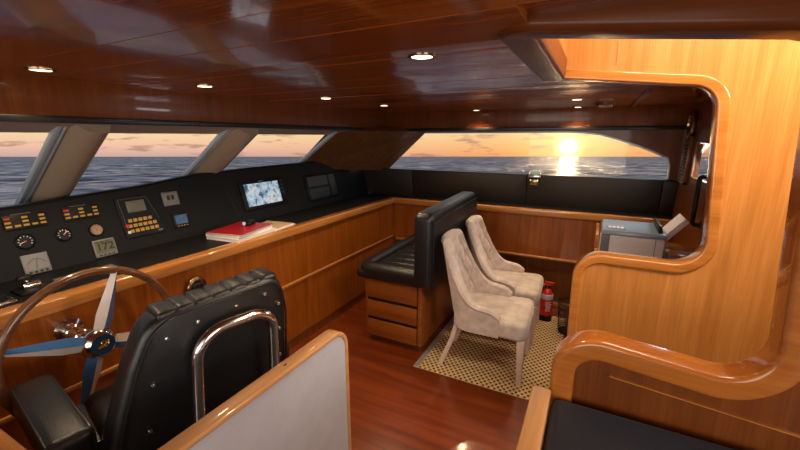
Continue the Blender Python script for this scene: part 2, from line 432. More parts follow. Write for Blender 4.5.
# side (far) wall: fascia, black strip, wall with arched window
bm = NB(); box(bm, -2.24, XW+.2, 3.93, 3.97, 1.79, ZC+.03, .003); struct('wall_side', bm, 'fascia', 'cherry wood fascia above the side window', 'wall')
bm = NB(); box(bm, -2.24, XW, 3.915, 3.985, 1.762, 1.792, .004); struct('trim_6', bm, 'trimblack', 'black strip under the side fascia', 'trim')
win = [(-2.30, 1.315)] + [(-1.80, 1.752), (-.30, 1.752)]
arc = [(-.30, 1.752), (-.15, 1.746), (0, 1.727), (.16, 1.68), (.33, 1.619), (.45, 1.57), (.555, 1.520)]
win = [(-2.335, 1.315), (-1.815, 1.752)] + arc + [(.578, 1.45), (.582, 1.335), (.56, 1.32)]
bm = NB()
outer = [(-2.36, 1.2), (-2.36, 1.315)]
# wall built as strips round the opening
Yw0, Yw1 = 4.12, 4.17
prism(bm, [(-1.83, 1.752), (-1.815, 1.752)] + arc + [(XW+.05, 1.520), (XW+.05, 1.85), (-1.83, 1.85)], pXZ, Yw0, Yw1)
prism(bm, [(.555, 1.520), (.578, 1.45), (.582, 1.335), (.56, 1.32), (.56, 1.0), (XW+.05, 1.0), (XW+.05, 1.520)], pXZ, Yw0, Yw1)
prism(bm, [(-2.4, 1.0), (.56, 1.0), (.56, 1.32), (-2.335, 1.315), (-2.4, 1.315)], pXZ, Yw0, Yw1)
box(bm, -2.36, XW+.05, 3.97, Yw0+.02, 1.775, 1.85)
struct('wall_side_window', bm, 'dark', 'dark timber wall round the arched side window', 'wall')
bm = NB(); prism(bm, win, pXZ, 4.145, 4.15); w = struct('window_4', bm, 'glass', 'wide arched side window showing the setting sun', 'window')
bm = NB(); sweep(bm, [(x, 4.125, z) for x, z in win], rrect(-.006, .012, -.012, .012, .004, 2), (0, 1, 0), True); struct('window_frame', bm, 'alu', parent=w)
bm = NB(); box(bm, -2.34, .6, 4.045, 4.13, 1.318, 1.330, .003); struct('window_sill', bm, 'trimblack', parent=w)

# right-hand bulkhead behind the stairs, with a small side window and louvre
bm = NB()
y0, y1, z0, z1 = 3.0, 3.60, 1.40, 1.665
box(bm, XW, XW+.04, 1.9, y0, 0, ZC+.03); box(bm, XW, XW+.04, y1, 4.14, 0, ZC+.03); box(bm, XW, XW+.04, y0, y1, 0, z0); box(bm, XW, XW+.04, y0, y1, z1, ZC+.03)
struct('wall_right', bm, 'dark', 'dark timber bulkhead behind the printer', 'wall')
bm = NB(); box(bm, XW+.015, XW+.021, y0, y1, z0, z1); w = struct('window_5', bm, 'glass', 'small side window in the bulkhead right of the louvre', 'window')
bm = NB(); sweep(bm, fillet([(XW, y0, z0), (XW, y1, z0), (XW, y1, z1), (XW, y0, z1)], [.02]*4, True, 3), rrect(-.008, .01, -.006, .006, .003, 2), (1, 0, 0), True); struct('window_frame', bm, 'pillar', parent=w)

# stairwell walls. far wall: C-shaped cut-out seen from the helm
def stair_wall(nm, path, right, y0, y1, mat, rollmat, label, roll, top):
    bm = NB(); poly = path + [(path[-1][0], top), (right, top), (right, 0)]
    prism(bm, poly, pXZ, y0, y1)
    w = struct(nm, bm, mat, label, 'wall')
    bm = NB(); a, b0, b1, r = roll
    sweep(bm, [(x, 0, z) for x, z in path], rrect(-.012, a, b0, b1, r, 5), (0, 1, 0))
    struct('moulding', bm, rollmat, parent=w, sharp=60)
    return w
p1 = fillet([(-.022, 0), (-.038, 1.175), (.442, 1.172), (.383, 1.892), (-.185, 1.957)], [0, .105, .115, .10, 0], False, 12)
W1 = stair_wall('wall_stairs_far', p1, 1.5, 1.865, 1.915, 'stair', 'roll', 'honey coloured wood stair wall with a rounded cut-out', (.030, 1.856, 1.935, .008), 2.5)
bm = NB(); box(bm, .028, .0315, 1.8615, 1.866, 1.985, 2.5); struct('seam', bm, 'oak', parent=W1)
p2 = fillet([(-.045, 0), (-.053, 1.103), (.405, 1.050), (.50, 1.055), (.43, 2.02)], [0, .12, .02, .11, 0], False, 12)
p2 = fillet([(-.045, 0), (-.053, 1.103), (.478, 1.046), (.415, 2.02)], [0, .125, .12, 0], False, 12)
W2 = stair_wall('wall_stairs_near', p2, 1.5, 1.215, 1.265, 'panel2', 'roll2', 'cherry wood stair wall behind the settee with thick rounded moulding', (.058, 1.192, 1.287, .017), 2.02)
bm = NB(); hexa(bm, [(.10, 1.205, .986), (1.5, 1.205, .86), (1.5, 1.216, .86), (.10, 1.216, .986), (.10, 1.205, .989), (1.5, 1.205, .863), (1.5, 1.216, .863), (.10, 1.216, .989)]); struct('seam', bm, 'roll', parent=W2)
# hatch well and its dark moulding
bm = NB()
box(bm, HX0-.02, HX0, HY0-.02, HY1+.05, ZC, 2.5); box(bm, HX0, 1.5, HY0-.02, HY0, ZC, 2.5); box(bm, 1.48, 1.5, HY0, HY1, ZC, 2.5)
struct('wall_hatch', bm, 'stair', 'pale wood lining of the stair hatch', 'wall')
bm = NB()
pth = fillet([(-.208, 1.9, 1.962), (-.208, 1.03, 1.962), (.31, 1.03, 1.905), (.45, 1.03, 1.86), (1.2, 1.03, 1.80)], [0, .05, 0, .1, 0], False, 8)
sweep(bm, pth, rrect(-.055, .050, -.020, .075, .018, 5), (0, 0, 1))
struct('trim_7', bm, 'darkroll', 'dark rounded moulding round the stair hatch', 'trim', sharp=60)

# ================================================================== HELM CONSOLE
con = thing('helm_console', 'long cherry wood helm console with black dashboard under the windscreen', 'console', (XP, 1.3, 0))
bm = NB(); box(bm, -2.11, XP, -1.2, 3.855, .09, .96); obj('front_panel', bm, 'panel', con)
bm = NB(); box(bm, -2.13, XP-.015, -1.2, 3.86, 0, .09); obj('toe_kick', bm, 'dark', con)
bm = NB(); box(bm, XP-.01, XP+.012, -1.2, 3.85, .548, .572, .005); obj('ledge', bm, 'trimY', con)
bm = NB(); box(bm, -2.13, XP+.022, -1.2, 3.858, .945, 1.012, .012, 3); obj('edge_moulding', bm, 'trimY', con)
bm = NB(); box(bm, -2.6, -2.13, -1.2, 3.915, .96, 1.008); obj('countertop', bm, 'black', con)
def dz(y):   # height of the brow
    pts = [(-1.2, 1.345), (.75, 1.355), (1.34, 1.388), (1.85, 1.432), (2.4, 1.445), (3.3, 1.45), (3.7, 1.42), (4.05, 1.37)]
    for (a, u), (b, v) in zip(pts, pts[1:]):
        if y <= b: f = max(0, (y-a)/(b-a)); return u+(v-u)*(f*f*(3-2*f)*.5+f*.5)
    return pts[-1][1]
bm = NB(); t = NB(); rows = []
Y = [-1.2+i*(4.042+1.2)/60 for i in range(61)]
for y in Y:
    z = dz(y); xt = -2.52-.1*(z-1.01)/.39
    rows.append([t.verts.new(p) for p in ((-2.52, y, 1.006), (xt+.004, y, z-.012), (xt-.01, y, z), (xt-.04, y, z+.002), (-2.9, y, z-.06), (-2.9, y, 1.006))])
for a, b in zip(rows, rows[1:]):
    for j in range(6): t.faces.new((a[j], a[(j+1) % 6], b[(j+1) % 6], b[j]))
t.faces.new(rows[0]); t.faces.new(rows[-1][::-1]); bmesh.ops.recalc_face_normals(t, faces=t.faces); merge(bm, t)
obj('dashboard', bm, 'black', con)
# dash frame: u along +y, v up the slope, n out of the face
vv = Vector((-.1, 0, .39)).normalized(); uu = Vector((0, 1, 0)); nn = uu.cross(vv)
def DM(u, v, n=0.):
    o = Vector((-2.52, 0, 1.01))+uu*u+vv*v+nn*n
    m = Matrix((uu, vv, nn)).transposed().to_4x4(); m.translation = o; return m
def dthing(name, label, cat, u, v, group=None):
    o = bpy.data.objects.new(name, None); C.objects.link(o); o.empty_display_size = .05
    o.matrix_world = DM(u, v, .0042); o['label'] = label; o['category'] = cat
    if group: o['group'] = group
    return o
for u0, v0, u1, v1 in ((2.03, .30, 2.105, .02), (3.65, .31, 3.79, .012)):
    d = Vector((u1-u0, v1-v0, 0)); m = DM(u0, v0) @ Matrix.Rotation(math.atan2(d.y, d.x), 4, 'Z')
    bm = NB(); box(bm, 0, d.length, -.002, .002, -.002, .0012, 0, 1, m); obj('seam', bm, 'greyface' if 0 else 'trimblack', con)
def D(o, name, mat, fn, label=None):
    bm = NB(); fn(bm); return obj(name, bm, mat, o, label, world=False)

def alarm(u, v, w, h, label):
    o = dthing('alarm_panel', label, 'alarm panel', u, v, None)
    D(o, 'bezel', 'plastic', lambda b: box(b, -w/2, w/2, -h/2, h/2, -.004, .006, .003))
    cols = 6
    n = 0
    for i in range(5):
        for j in range(3):
            if i in (1, 3) and j == 0: continue
            if i in (1, 3) and j == 1: continue
            x = (-.40+.2*i)*w; y = (.27-.27*j)*h
            k = D(o, 'indicator', 'red' if (i == 0 and j == 0) else 'yellow', lambda b: box(b, x-.012, x+.012, y-.0055, y+.0055, .005, .009, .0015, 1)); n += 1
            if i == 0 and j == 0: k['label'] = 'red indicator lamp'
    D(o, 'label_strip', 'greyface', lambda b: box(b, -.05, .03, h*.5+.002, h*.5+.0045, -.001, .001))
alarm(.818, .277, .17, .075, 'black panel of amber lamps at the far left of the dash')
alarm(1.062, .279, .17, .075, 'black panel of amber lamps right of the leftmost panel')

def gauge(u, v, r, face, label, ang):
    o = dthing('gauge', label, 'gauge', u, v)
    D(o, 'bezel', 'plastic', lambda b: lathe(b, [(r, -.003), (r, .006), (r*.9, .010), (r*.82, .006), (r*.82, .004)]))
    D(o, 'dial', face, lambda b: lathe(b, [(r*.83, -.001), (r*.83, .005)]))
    def ticks(b):
        for k in range(9):
            a = math.radians(-210+k*240/8+180-60)
            a = math.radians(210-k*30)
            box(b, r*.58, r*.74, -.0016, .0016, .004, .0058, 0, 1, R(math.degrees(a), 'Z'))
    D(o, 'scale', 'white' if face == 'plastic' else 'ink', ticks)
    D(o, 'needle', 'red' if face != 'plastic' else 'white', lambda b: box(b, -.004, r*.62, -.0015, .0015, .0055, .0072, 0, 1, R(ang, 'Z')))
    D(o, 'cap', 'red', lambda b: lathe(b, [(r*.12, .005), (r*.12, .009), (0, .010)], ns=12))
gauge(.792, .174, .040, 'plastic', 'round black gauge below the leftmost amber panel', 200)
gauge(.953, .174, .037, 'plastic', 'round black gauge in the middle of the three dials', 45)
gauge(1.107, .167, .037, 'copperface', 'round tan-faced gauge above the 172 display', 120)

o = dthing('analogue_meter', 'square grey analogue needle meter at the left of the dash', 'meter', .806, .053)
D(o, 'bezel', 'greyface', lambda b: box(b, -.054, .054, -.052, .052, -.004, .007, .004))
D(o, 'dial', 'meter', lambda b: box(b, -.047, .047, -.030, .047, .006, .008, 0))
D(o, 'needle', 'ink', lambda b: box(b, -.001, .001, -.028, .022, .008, .0095, 0, 1, R(-12, 'Z')))
def arcb(b):
    tube(b, [(.036*math.cos(a), -.012+.036*math.sin(a), .0085) for a in [math.radians(20+k*10) for k in range(15)]], .0009, 5)
    for k in range(11): a = math.radians(20+14*k); tube(b, [(.036*math.cos(a), -.012+.036*math.sin(a), .0085), (.041*math.cos(a), -.012+.041*math.sin(a), .0085)], .0008, 5)
D(o, 'scale', 'ink', arcb)
for k in range(4): D(o, 'button', 'ink', lambda b: lathe(b, [(.006, .006), (.006, .010), (.004, .011)], T(-.033+.022*k, -.041, 0), 12))
D(o, 'indicator', 'red', lambda b: box(b, -.043, -.034, -.02, -.012, .0078, .0095))

o = dthing('digital_display', 'small square display reading 172 on the dash', 'display', 1.122, .056)
D(o, 'bezel', 'greyface', lambda b: box(b, -.058, .058, -.051, .051, -.004, .007, .006))
D(o, 'screen', 'lcd', lambda b: box(b, -.050, .050, -.030, .044, .006, .008))
obj('digits', text_bm('172', .062, T(0, .006, .0086)), 'ink', o, world=False)
D(o, 'caption', 'ink', lambda b: [box(b, -.045+.026*k, -.028+.026*k, .034, .039, .008, .0088) for k in range(3)])
for k in range(4): D(o, 'button', 'ink', lambda b: box(b, -.040+.022*k, -.026+.022*k, -.044, -.037, .006, .009, .001, 1))

o = dthing('radar_unit', 'black instrument with olive screen and amber keypad left of the books', 'instrument', 1.355, .205)
D(o, 'bezel', 'plastic', lambda b: prism(b, fillet([(-.115, .128), (.075, .130), (.135, -.128), (-.105, -.128)], [.012]*4, True, 4), pXY, -.004, .008, .002, 1))
def line(b):
    tube(b, [(x, y, .009) for x, y in fillet([(-.10, .115), (.066, .117), (.112, -.035)], [.01]*3, False, 3)], .0008, 5); tube(b, [(-.10, .115, .009), (-.088, -.105, .009)], .0008, 5)
D(o, 'outline', 'greyface', line)
D(o, 'screen', 'lcd', lambda b: box(b, -.06, .05, .028, .10, .007, .010, .002, 1))
for j in range(3):
    for i in range(6 if j else 5):
        x = -.075+.030*i+.004*j+(.012 if j == 0 else 0); y = -.022-.033*j
        D(o, 'key', 'yellow', lambda b: box(b, x-.0115, x+.0115, y-.0105, y+.0105, .007, .0115, .002, 1))
D(o, 'knob', 'red', lambda b: lathe(b, [(.012, .007), (.011, .016), (0, .018)], T(-.088, -.052, 0), 14), 'red knob')
D(o, 'button', 'white', lambda b: box(b, -.094, -.078, -.10, -.084, .007, .0105, .001, 1), 'white button')
D(o, 'badge', 'greyface', lambda b: box(b, .088, .115, -.117, -.107, .007, .009))

o = dthing('autopilot_display', 'small grey rimmed display with dark screen right of the amber keypad', 'display', 1.582, .284)
D(o, 'bezel', 'meter', lambda b: box(b, -.056, .056, -.048, .048, -.004, .008, .007))
D(o, 'screen', 'lcdpale', lambda b: box(b, -.042, .042, -.022, .038, .007, .0095, .002, 1))
D(o, 'digits', 'ink', lambda b: [box(b, -.028+.03*k, -.008+.03*k, -.008, .024, .009, .0102) for k in range(2)])
for k in range(4): D(o, 'button', 'greyface', lambda b: box(b, -.038+.021*k, -.022+.021*k, -.040, -.030, .007, .0105, .001, 1))

o = dthing('plotter', 'small blue-lit screen in a black case below the grey rimmed display', 'display', 1.612, .128)
D(o, 'bezel', 'plastic', lambda b: box(b, -.056, .056, -.051, .051, -.004, .008, .006))
M['bluescreen'] = plain('blue_map_screen', (.03,.05,.09), .2, noise=.6, nscale=60, emit=(.05,.11,.2), estr=.5)
D(o, 'screen', 'bluescreen', lambda b: box(b, -.042, .042, -.026, .036, .007, .0095))
for k in range(4): D(o, 'button', 'yellow', lambda b: box(b, -.036+.021*k, -.027+.021*k, -.043, -.037, .007, .009), 'amber button')

o = dthing('monitor', 'lit black framed monitor showing a harbour, set in the dash', 'monitor', 2.402, .215)
D(o, 'bezel', 'plastic', lambda b: box(b, -.245, .245, -.125, .125, -.004, .012, .008))
D(o, 'screen', 'screen', lambda b: box(b, -.205, .175, -.094, .095, .011, .0135))
for k in range(4): D(o, 'button', 'greyface', lambda b: lathe(b, [(.006, .011), (.005, .014)], T(.212, .09-.035*k, 0), 10))
D(o, 'badge', 'greyface', lambda b: box(b, -.04, .01, .106, .114, .011, .0128))

o = dthing('blank_display', 'unlit black panel set in the dash near the corner', 'display', 3.19, .187)
D(o, 'bezel', 'plastic', lambda b: box(b, -.245, .245, -.135, .135, -.004, .010, .008))
D(o, 'screen', 'trimblack', lambda b: box(b, -.215, .10, .01, .115, .009, .012, .002, 1))
D(o, 'lower_screen', 'trimblack', lambda b: box(b, -.215, .10, -.115, -.01, .009, .012, .002, 1))
D(o, 'key_strip', 'trimblack', lambda b: box(b, .13, .225, -.115, .115, .009, .012, .002, 1))

# throttle, control box and slot on the black counter
o = thing('throttle_lever', 'black throttle lever with chrome pivot on the black counter', 'throttle', (-2.27, .69, 1.008))
bm = NB(); box(bm, -2.33, -2.21, .63, .75, 1.0082, 1.02, .006); obj('base', bm, 'plastic', o)
bm = NB(); lathe(bm, [(.018, -.03), (.02, 0), (.018, .03)], T(-2.27, .69, 1.032) @ R(90, 'X'), 16); obj('pivot', bm, 'chrome', o)
bm = NB(); tube(bm, [(-2.27, .69, 1.03), (-2.28, .685, 1.05), (-2.29, .68, 1.062)], .007, 10); obj('lever', bm, 'chrome', o)
bm = NB(); box(bm, -2.31, -2.275, .65, .705, 1.055, 1.08, .011, 3); obj('grip', bm, 'plastic', o)
o = thing('engine_control', 'chrome control box with small lamps at the left end of the counter', 'control', (-2.19, .56, 1.008))
bm = NB(); box(bm, -2.30, -2.15, .46, .60, 1.0082, 1.022, .004); obj('plate', bm, 'chrome', o)
bm = NB(); box(bm, -2.27, -2.19, .50, .585, 1.02, 1.045, .006); obj('housing', bm, 'plastic', o)
for k, c in enumerate(('red', 'yellow')): bm = NB(); lathe(bm, [(.009, 0), (.008, .008), (0, .010)], T(-2.23, .525+.035*k, 1.045), 12); obj('lamp', bm, c, o, label='red lamp' if k == 0 else 'amber lamp')
o = thing('air_slot', 'long black slotted vent in the counter in front of the dash', 'vent', (-2.3, .87, 1.006))
bm = NB(); box(bm, -2.345, -2.275, .78, 1.06, 1.005, 1.012, .003); obj('frame', bm, 'plastic', o)
bm = NB(); [box(bm, -2.337+.018*k, -2.327+.018*k, .79, 1.05, 1.011, 1.015) for k in range(4)]; obj('slats', bm, 'greyface', o)

# books, folder, mouse, booklet
def book(name, label, cx, cy, w, d, z0, h, rot, cover, cat='book', curl=0.):
    o = thing(name, label, cat, (cx, cy, z0))
    m = R(rot, 'Z')
    bm = NB(); box(bm, -w/2+.004, w/2-.004, -d/2+.004, d/2-.002, .002, h-.002, 0, 1, m); obj('pages', bm, 'paper', o, world=False)
    bm = NB(); box(bm, -w/2, w/2, -d/2, d/2, 0, .002, .0008, 1, m); box(bm, -w/2, w/2, -d/2, d/2, h-.002, h, .0008, 1, m); box(bm, -w/2, -w/2+.003, -d/2, d/2, 0, h, .0008, 1, m); obj('cover', bm, cover, o, world=False)
    return o
book('binder', 'white binder at the bottom of the stack under the red folder', -2.235, 1.86,   .29, .38, 1.0085, .022, 5, 'white')
book('notebook', 'white notebook between the red folder and the bottom binder', -2.245, 1.85, .28, .36, 1.031, .018, 8, 'paper')
book('folder', 'red folder lying on top of the white notebooks', -2.245, 1.855, .29, .36, 1.0495, .011, 12, 'redcover', 'folder')
o = thing('mouse', 'small black mouse-like device lying on the red folder', 'mouse', (-2.27, 1.955, 1.061))
bm = NB(); box(bm, -.03, .03, -.05, .05, 0, .03, .014, 4, R(15, 'Z')); obj('body', bm, 'plastic', o, world=False)
bm = NB(); lathe(bm, [(0, -.016), (.012, -.011), (.016, 0), (.012, .011), (0, .016)], T(.005, -.055, .017), 14); obj('lens', bm, 'alu', o, label='shiny round end', world=False)
o = thing('booklet', 'open cream booklet on the counter right of the red folder', 'booklet', (-2.235, 2.16, 1.0085))
bm = NB(); prism(bm, [(-.18, .10), (.10, .135), (.135, -.12), (-.12, -.12)], pXY, 0, .006, .001, 1); obj('pages', bm, 'paper', o, world=False)
bm = NB(); prism(bm, [(-.17, .095), (.09, .125), (.11, -.06), (-.10, -.07)], pXY, .006, .012, .001, 1); obj('leaf', bm, 'tan', o, world=False)

# handset clip on the console front
o = thing('handset', 'dark rounded bracket on the console front behind the helm seat', 'handset', (XP, 1.33, .78))
bm = NB(); tube(bm, [(XP+.03, 1.33+.045*math.cos(a), .83+.05*math.sin(a)) for a in [math.radians(-30+20*k) for k in range(13)]], .018, 12); obj('ring', bm, 'brass', o)
bm = NB(); box(bm, XP, XP+.05, 1.295, 1.365, .76, .86, .012, 3); obj('body', bm, 'plastic', o)

# steering wheel
hub = Vector((-1.80, .714, .849)); RW = .312
o = thing('steering_wheel', 'wooden rimmed steering wheel with blue and cream star spokes', 'steering wheel', hub)
bm = NB(); tube(bm, [hub+Vector((0, RW*math.cos(2*PI*k/64), RW*math.sin(2*PI*k/64))) for k in range(64)], .0165, 14, True); obj('rim', bm, 'wheelwood', o)
for ang in (70, 160, 250, 340):
    a = math.radians(ang); d = Vector((0, math.cos(a), math.sin(a))); s = Vector((0, math.sin(a), -math.cos(a)))  # s = clockwise seen from the seat
    # seen from +x looking to -x the y axis points right, so clockwise is towards s
    sp = None
    for sgn, col in ((1, 'wheelblue'), (-1, 'wheelcream')):
        bm = NB(); t = NB()
        p0 = hub+d*.045; p1 = hub+d*.12; p2 = hub+d*(RW+.004)
        w0, w1, w2 = .030, .034, .010
        tri = [(p0, w0, .012), (p1, w1, .018), (p2, w2, .016)]
        V = []
        for p, w, hgt in tri:
            V.append([t.verts.new(p+Vector((hgt, 0, 0))), t.verts.new(p+s*(sgn*w)+Vector((-.004, 0, 0))), t.verts.new(p+Vector((-.012, 0, 0)))])
        for q, r_ in zip(V, V[1:]):
            for j in range(3): t.faces.new((q[j], q[(j+1) % 3], r_[(j+1) % 3], r_[j]))
        t.faces.new(V[0]); t.faces.new(V[-1][::-1]); bmesh.ops.recalc_face_normals(t, faces=t.faces); merge(bm, t)
        if sp is None: sp = obj('spoke', bm, col, o, sharp=15)
        else: obj('facet', bm, col, sp, label='cream half of the spoke', sharp=15)
mx = T(*hub) @ R(90, 'Y')
bm = NB(); lathe(bm, [(.062, -.015), (.066, 0), (.060, .022), (.046, .034), (.046, .028)], mx, 32); obj('hub', bm, 'chrome', o)
M['hubblue'] = plain('hub_enamel', (.02,.05,.10), .2, coat=.6)
bm = NB(); lathe(bm, [(.046, .02), (.046, .031), (0, .033)], mx, 32); hb = obj('hub_cap', bm, 'hubblue', o)
bm = NB()
ez = hub.x+.0335
tube(bm, [Vector((ez, hub.y-.018+.006*k, hub.z-.010+.004*math.sin(k*1.7)+.002*k)) for k in range(7)], .006, 8)
tube(bm, [Vector((ez, hub.y+.010*math.cos(k)+.006, hub.z+.006+.010*math.sin(k))) for k in [i*.6 for i in range(8)]], .0035, 6)
tube(bm, [(ez, hub.y+.012, hub.z-.012), (ez, hub.y+.024, hub.z+.014)], .004, 6); obj('emblem', bm, 'gold', hb)
bm = NB(); lathe(bm, [(.055, -.28), (.055, -.25), (.034, -.235), (.034, -.20), (.03, -.195), (.03, -.16), (.034, -.155), (.034, -.12), (.03, -.115), (.03, -.08), (.036, -.07), (.036, -.01)], mx, 24); obj('shaft', bm, 'chrome', o)

# ================================================================== HELM SEAT
hs = thing('helm_chair', 'black leather helm chair with chrome grab bar on its back', 'chair', (-1.12, .79, 0), None, -14)
# local: +x to the rear, y across
def L_(name, mat, fn, parent=hs, label=None, sharp=35): bm = NB(); fn(bm); return obj(name, bm, mat, parent, label, sharp, world=False)
bk = fillet([(-.385, .50), (-.372, .68), (-.270, 1.01), (-.205, 1.160), (.245, 1.187), (.272, 1.05), (.272, .50)], [.04, .25, .25, .12, .06, .2, .04], True, 8)
def lean(bm, k=.10):
    for v in bm.verts: v.co.x += (v.co.z-.9)*k
def back(b):
    prism(b, bk, pYZ, -.135, -.012, .03, 4); lean(b)
bb = L_('backrest', 'leather', back)
L_('rear_panel', 'leather', lambda b: (prism(b, [(y*.93, .86+(z-.86)*.94) for y, z in bk], pYZ, -.02, .0, .006, 2), lean(b)), bb)
def piping(b):
    sweep(b, [(.004, y*.94, .86+(z-.86)*.95) for y, z in bk], rrect(-.004, .004, -.004, .004, .003, 2), (1, 0, 0), True); lean(b)
L_('piping', 'leather', piping, bb)
L_('top_roll', 'leather', lambda b: ([box(b, -.139, -.020, -.178+.0592*k, -.116+.0592*k, 1.10+.0038*k, 1.1665+.0038*k, .014, 3) for k in range(7)], lean(b)), bb)
studs = [(-.245, .62), (-.24, .78), (-.215, .94), (-.165, 1.085), (-.07, 1.108), (.06, 1.118), (.17, 1.128), (.225, 1.07), (.228, .96), (.228, .84), (.228, .72)]
for y, z in studs:
    L_('stud', 'chrome', lambda b: lathe(b, [(.0075, -.002), (.006, .004), (0, .006)], T(.003+(z-.9)*.1, y, z) @ R(90, 'Y'), 12), bb)
def bar(b):
    p = fillet([(0, -.115, .60), (0, -.095, 1.085), (0, .17, 1.085), (0, .18, .60)], [0, .10, .08, 0], False, 10)
    p = [(.05, y, z) for x, y, z in p]; p = [(.0, -.115, .60)] + p[0:] + [(.0, .18, .60)]
    tube(b, p, .0195, 14); lean(b)
L_('grab_bar', 'chrome', bar)
L_('seat', 'leather', lambda b: box(b, -.60, -.10, -.33, .25, .56, .68, .045, 4))
for s in (-1, 1):
    ya = -.415 if s < 0 else .262
    a = L_('armrest', 'leather', lambda b: box(b, -.55, -.06, -.062, .062, .725, .845, .03, 4, T(0, ya, 0) @ R(5, 'Z')))
    L_('piping', 'leather', lambda b: [tube(b, fillet([(-.54, q, .738), (-.54, q, .836), (-.07, q, .836), (-.07, q, .738)], [0, .03, .03, 0], False, 5), .004, 6) for q in (-.052, .052)] and bmesh.ops.transform(b, matrix=T(0, ya, 0) @ R(5, 'Z'), verts=b.verts), a)
    L_('arm_support', 'leather', lambda b: box(b, -.42, -.14, ya-s*.05-.02, ya-s*.05+.02, .60, .74, .01), a)
L_('pedestal', 'chrome', lambda b: lathe(b, [(.20, 0), (.20, .02), (.06, .04), (.055, .56), (.12, .585)], T(-.34, 0, 0)))
L_('foot_rest', 'chrome', lambda b: tube(b, fillet([(-.30, .0, .30), (-.05, .27, .30), (.03, .27, .66)], [0, .05, 0], False, 6), .013, 10))

# foreground partition
p = thing('partition', 'grey-white foreground partition board with rounded oak edging', 'partition', (-.87, .3, 0))
yz = fillet([(-1.6, 0), (-1.6, .95), (1.145, .95), (1.145, 0)], [0, 0, .075, 0], False, 10)
bm = NB(); prism(bm, yz, pYZ, -.877, -.834); obj('board', bm, 'laminate', p)
bm = NB(); sweep(bm, [(0, y, z) for y, z in yz[1:]], rrect(-.010, .010, -.884, -.828, .007, 3), (1, 0, 0)); obj('edging', bm, 'oak', p, sharp=60)
for yk in (.83, .35): bm = NB(); lathe(bm, [(.006, 0), (.004, .002), (0, .0025)], T(-.856, yk, .960), 10); obj('screw', bm, 'chrome', p)

# low locker in the bottom left corner
o = thing('locker', 'varnished wooden locker top in the bottom left corner beside the helm seat', 'locker', (-1.62, -.1, 0))
bm = NB(); box(bm, -2.03, -1.21, -.8, .305, 0, .815); obj('body', bm, 'panel', o)
bm = NB(); box(bm, -2.04, -1.2, -.81, .322, .815, .85, .01, 3); obj('top', bm, 'trimX', o)

# ================================================================== HELM BENCH with drawers
b_ = thing('bench_seat', 'black leather bench seat with wooden drawer base behind the chairs', 'bench', (-1.35, 3.05, 0))
bm = NB(); box(bm, -1.605, -1.135, 2.53, 3.60, .06, .575); box(bm, -1.135, -1.095, 2.505, 3.60, .06, .575, .012, 3); box(bm, -1.61, -1.59, 2.51, 2.54, .06, .575, .004); obj('cabinet', bm, 'seatwood', b_)
bm = NB(); box(bm, -1.58, -1.11, 2.55, 3.58, 0, .065); obj('toe_kick', bm, 'dark', b_)
bm = NB(); box(bm, -1.592, -1.134, 2.512, 2.53, .06, .57); obj('recess', bm, 'trimblack', b_)
for z0, z1 in ((.065, .210), (.238, .380), (.408, .572)):
    bm = NB(); box(bm, -1.588, -1.138, 2.503, 2.528, z0, z1, .004); obj('drawer', bm, 'seatwood', b_)
bm = NB(); box(bm, -1.68, -1.085, 2.47, 3.63, .572, .65, .03, 4); obj('seat_base', bm, 'leather', b_)
rl = fillet([(-1.08, 2.525, .655), (-1.62, 2.525, .655), (-1.62, 3.575, .655), (-1.15, 3.575, .655)], [0, .06, .06, 0], False, 6)
bm = NB(); sweep(bm, rl, fillet([(-.06, -.07), (.06, -.07), (.06, .052), (-.06, .052)], [.02, .02, .055, .055], True, 6), (0, 0, 1)); obj('seat_roll', bm, 'leather', b_, sharp=60)
bm = NB()
for k in range(8): y = 2.58+.125*k; box(bm, -1.575, -1.13, y, y+.119, .62, .668, .02, 3)
obj('seat_cushion', bm, 'leather', b_)
bm = NB(); t = NB()
yzb = fillet([(2.44, .60), (2.44, 1.165), (3.60, 1.195), (3.62, .60)], [.02, .06, .10, .02], True, 8)
prism(t, yzb, pYZ, -1.145, -1.0, .035, 4); merge(bm, t); bk2 = obj('backrest', bm, 'leather', b_)
bm = NB(); prism(bm, fillet([(2.475, .57), (2.475, 1.10), (3.56, 1.13), (3.57, .57)], [.01]*4, True, 3), pYZ, -1.01, -.994, .005, 2); obj('rear_panel', bm, 'leather', bk2)
bm = NB(); sweep(bm, [(-.996, y, z) for y, z in ((2.475, .57), (2.475, 1.10), (3.56, 1.13), (3.565, .57))], rrect(-.003, .003, -.004, .004, .002, 2), (1, 0, 0)); obj('piping', bm, 'leather', bk2)

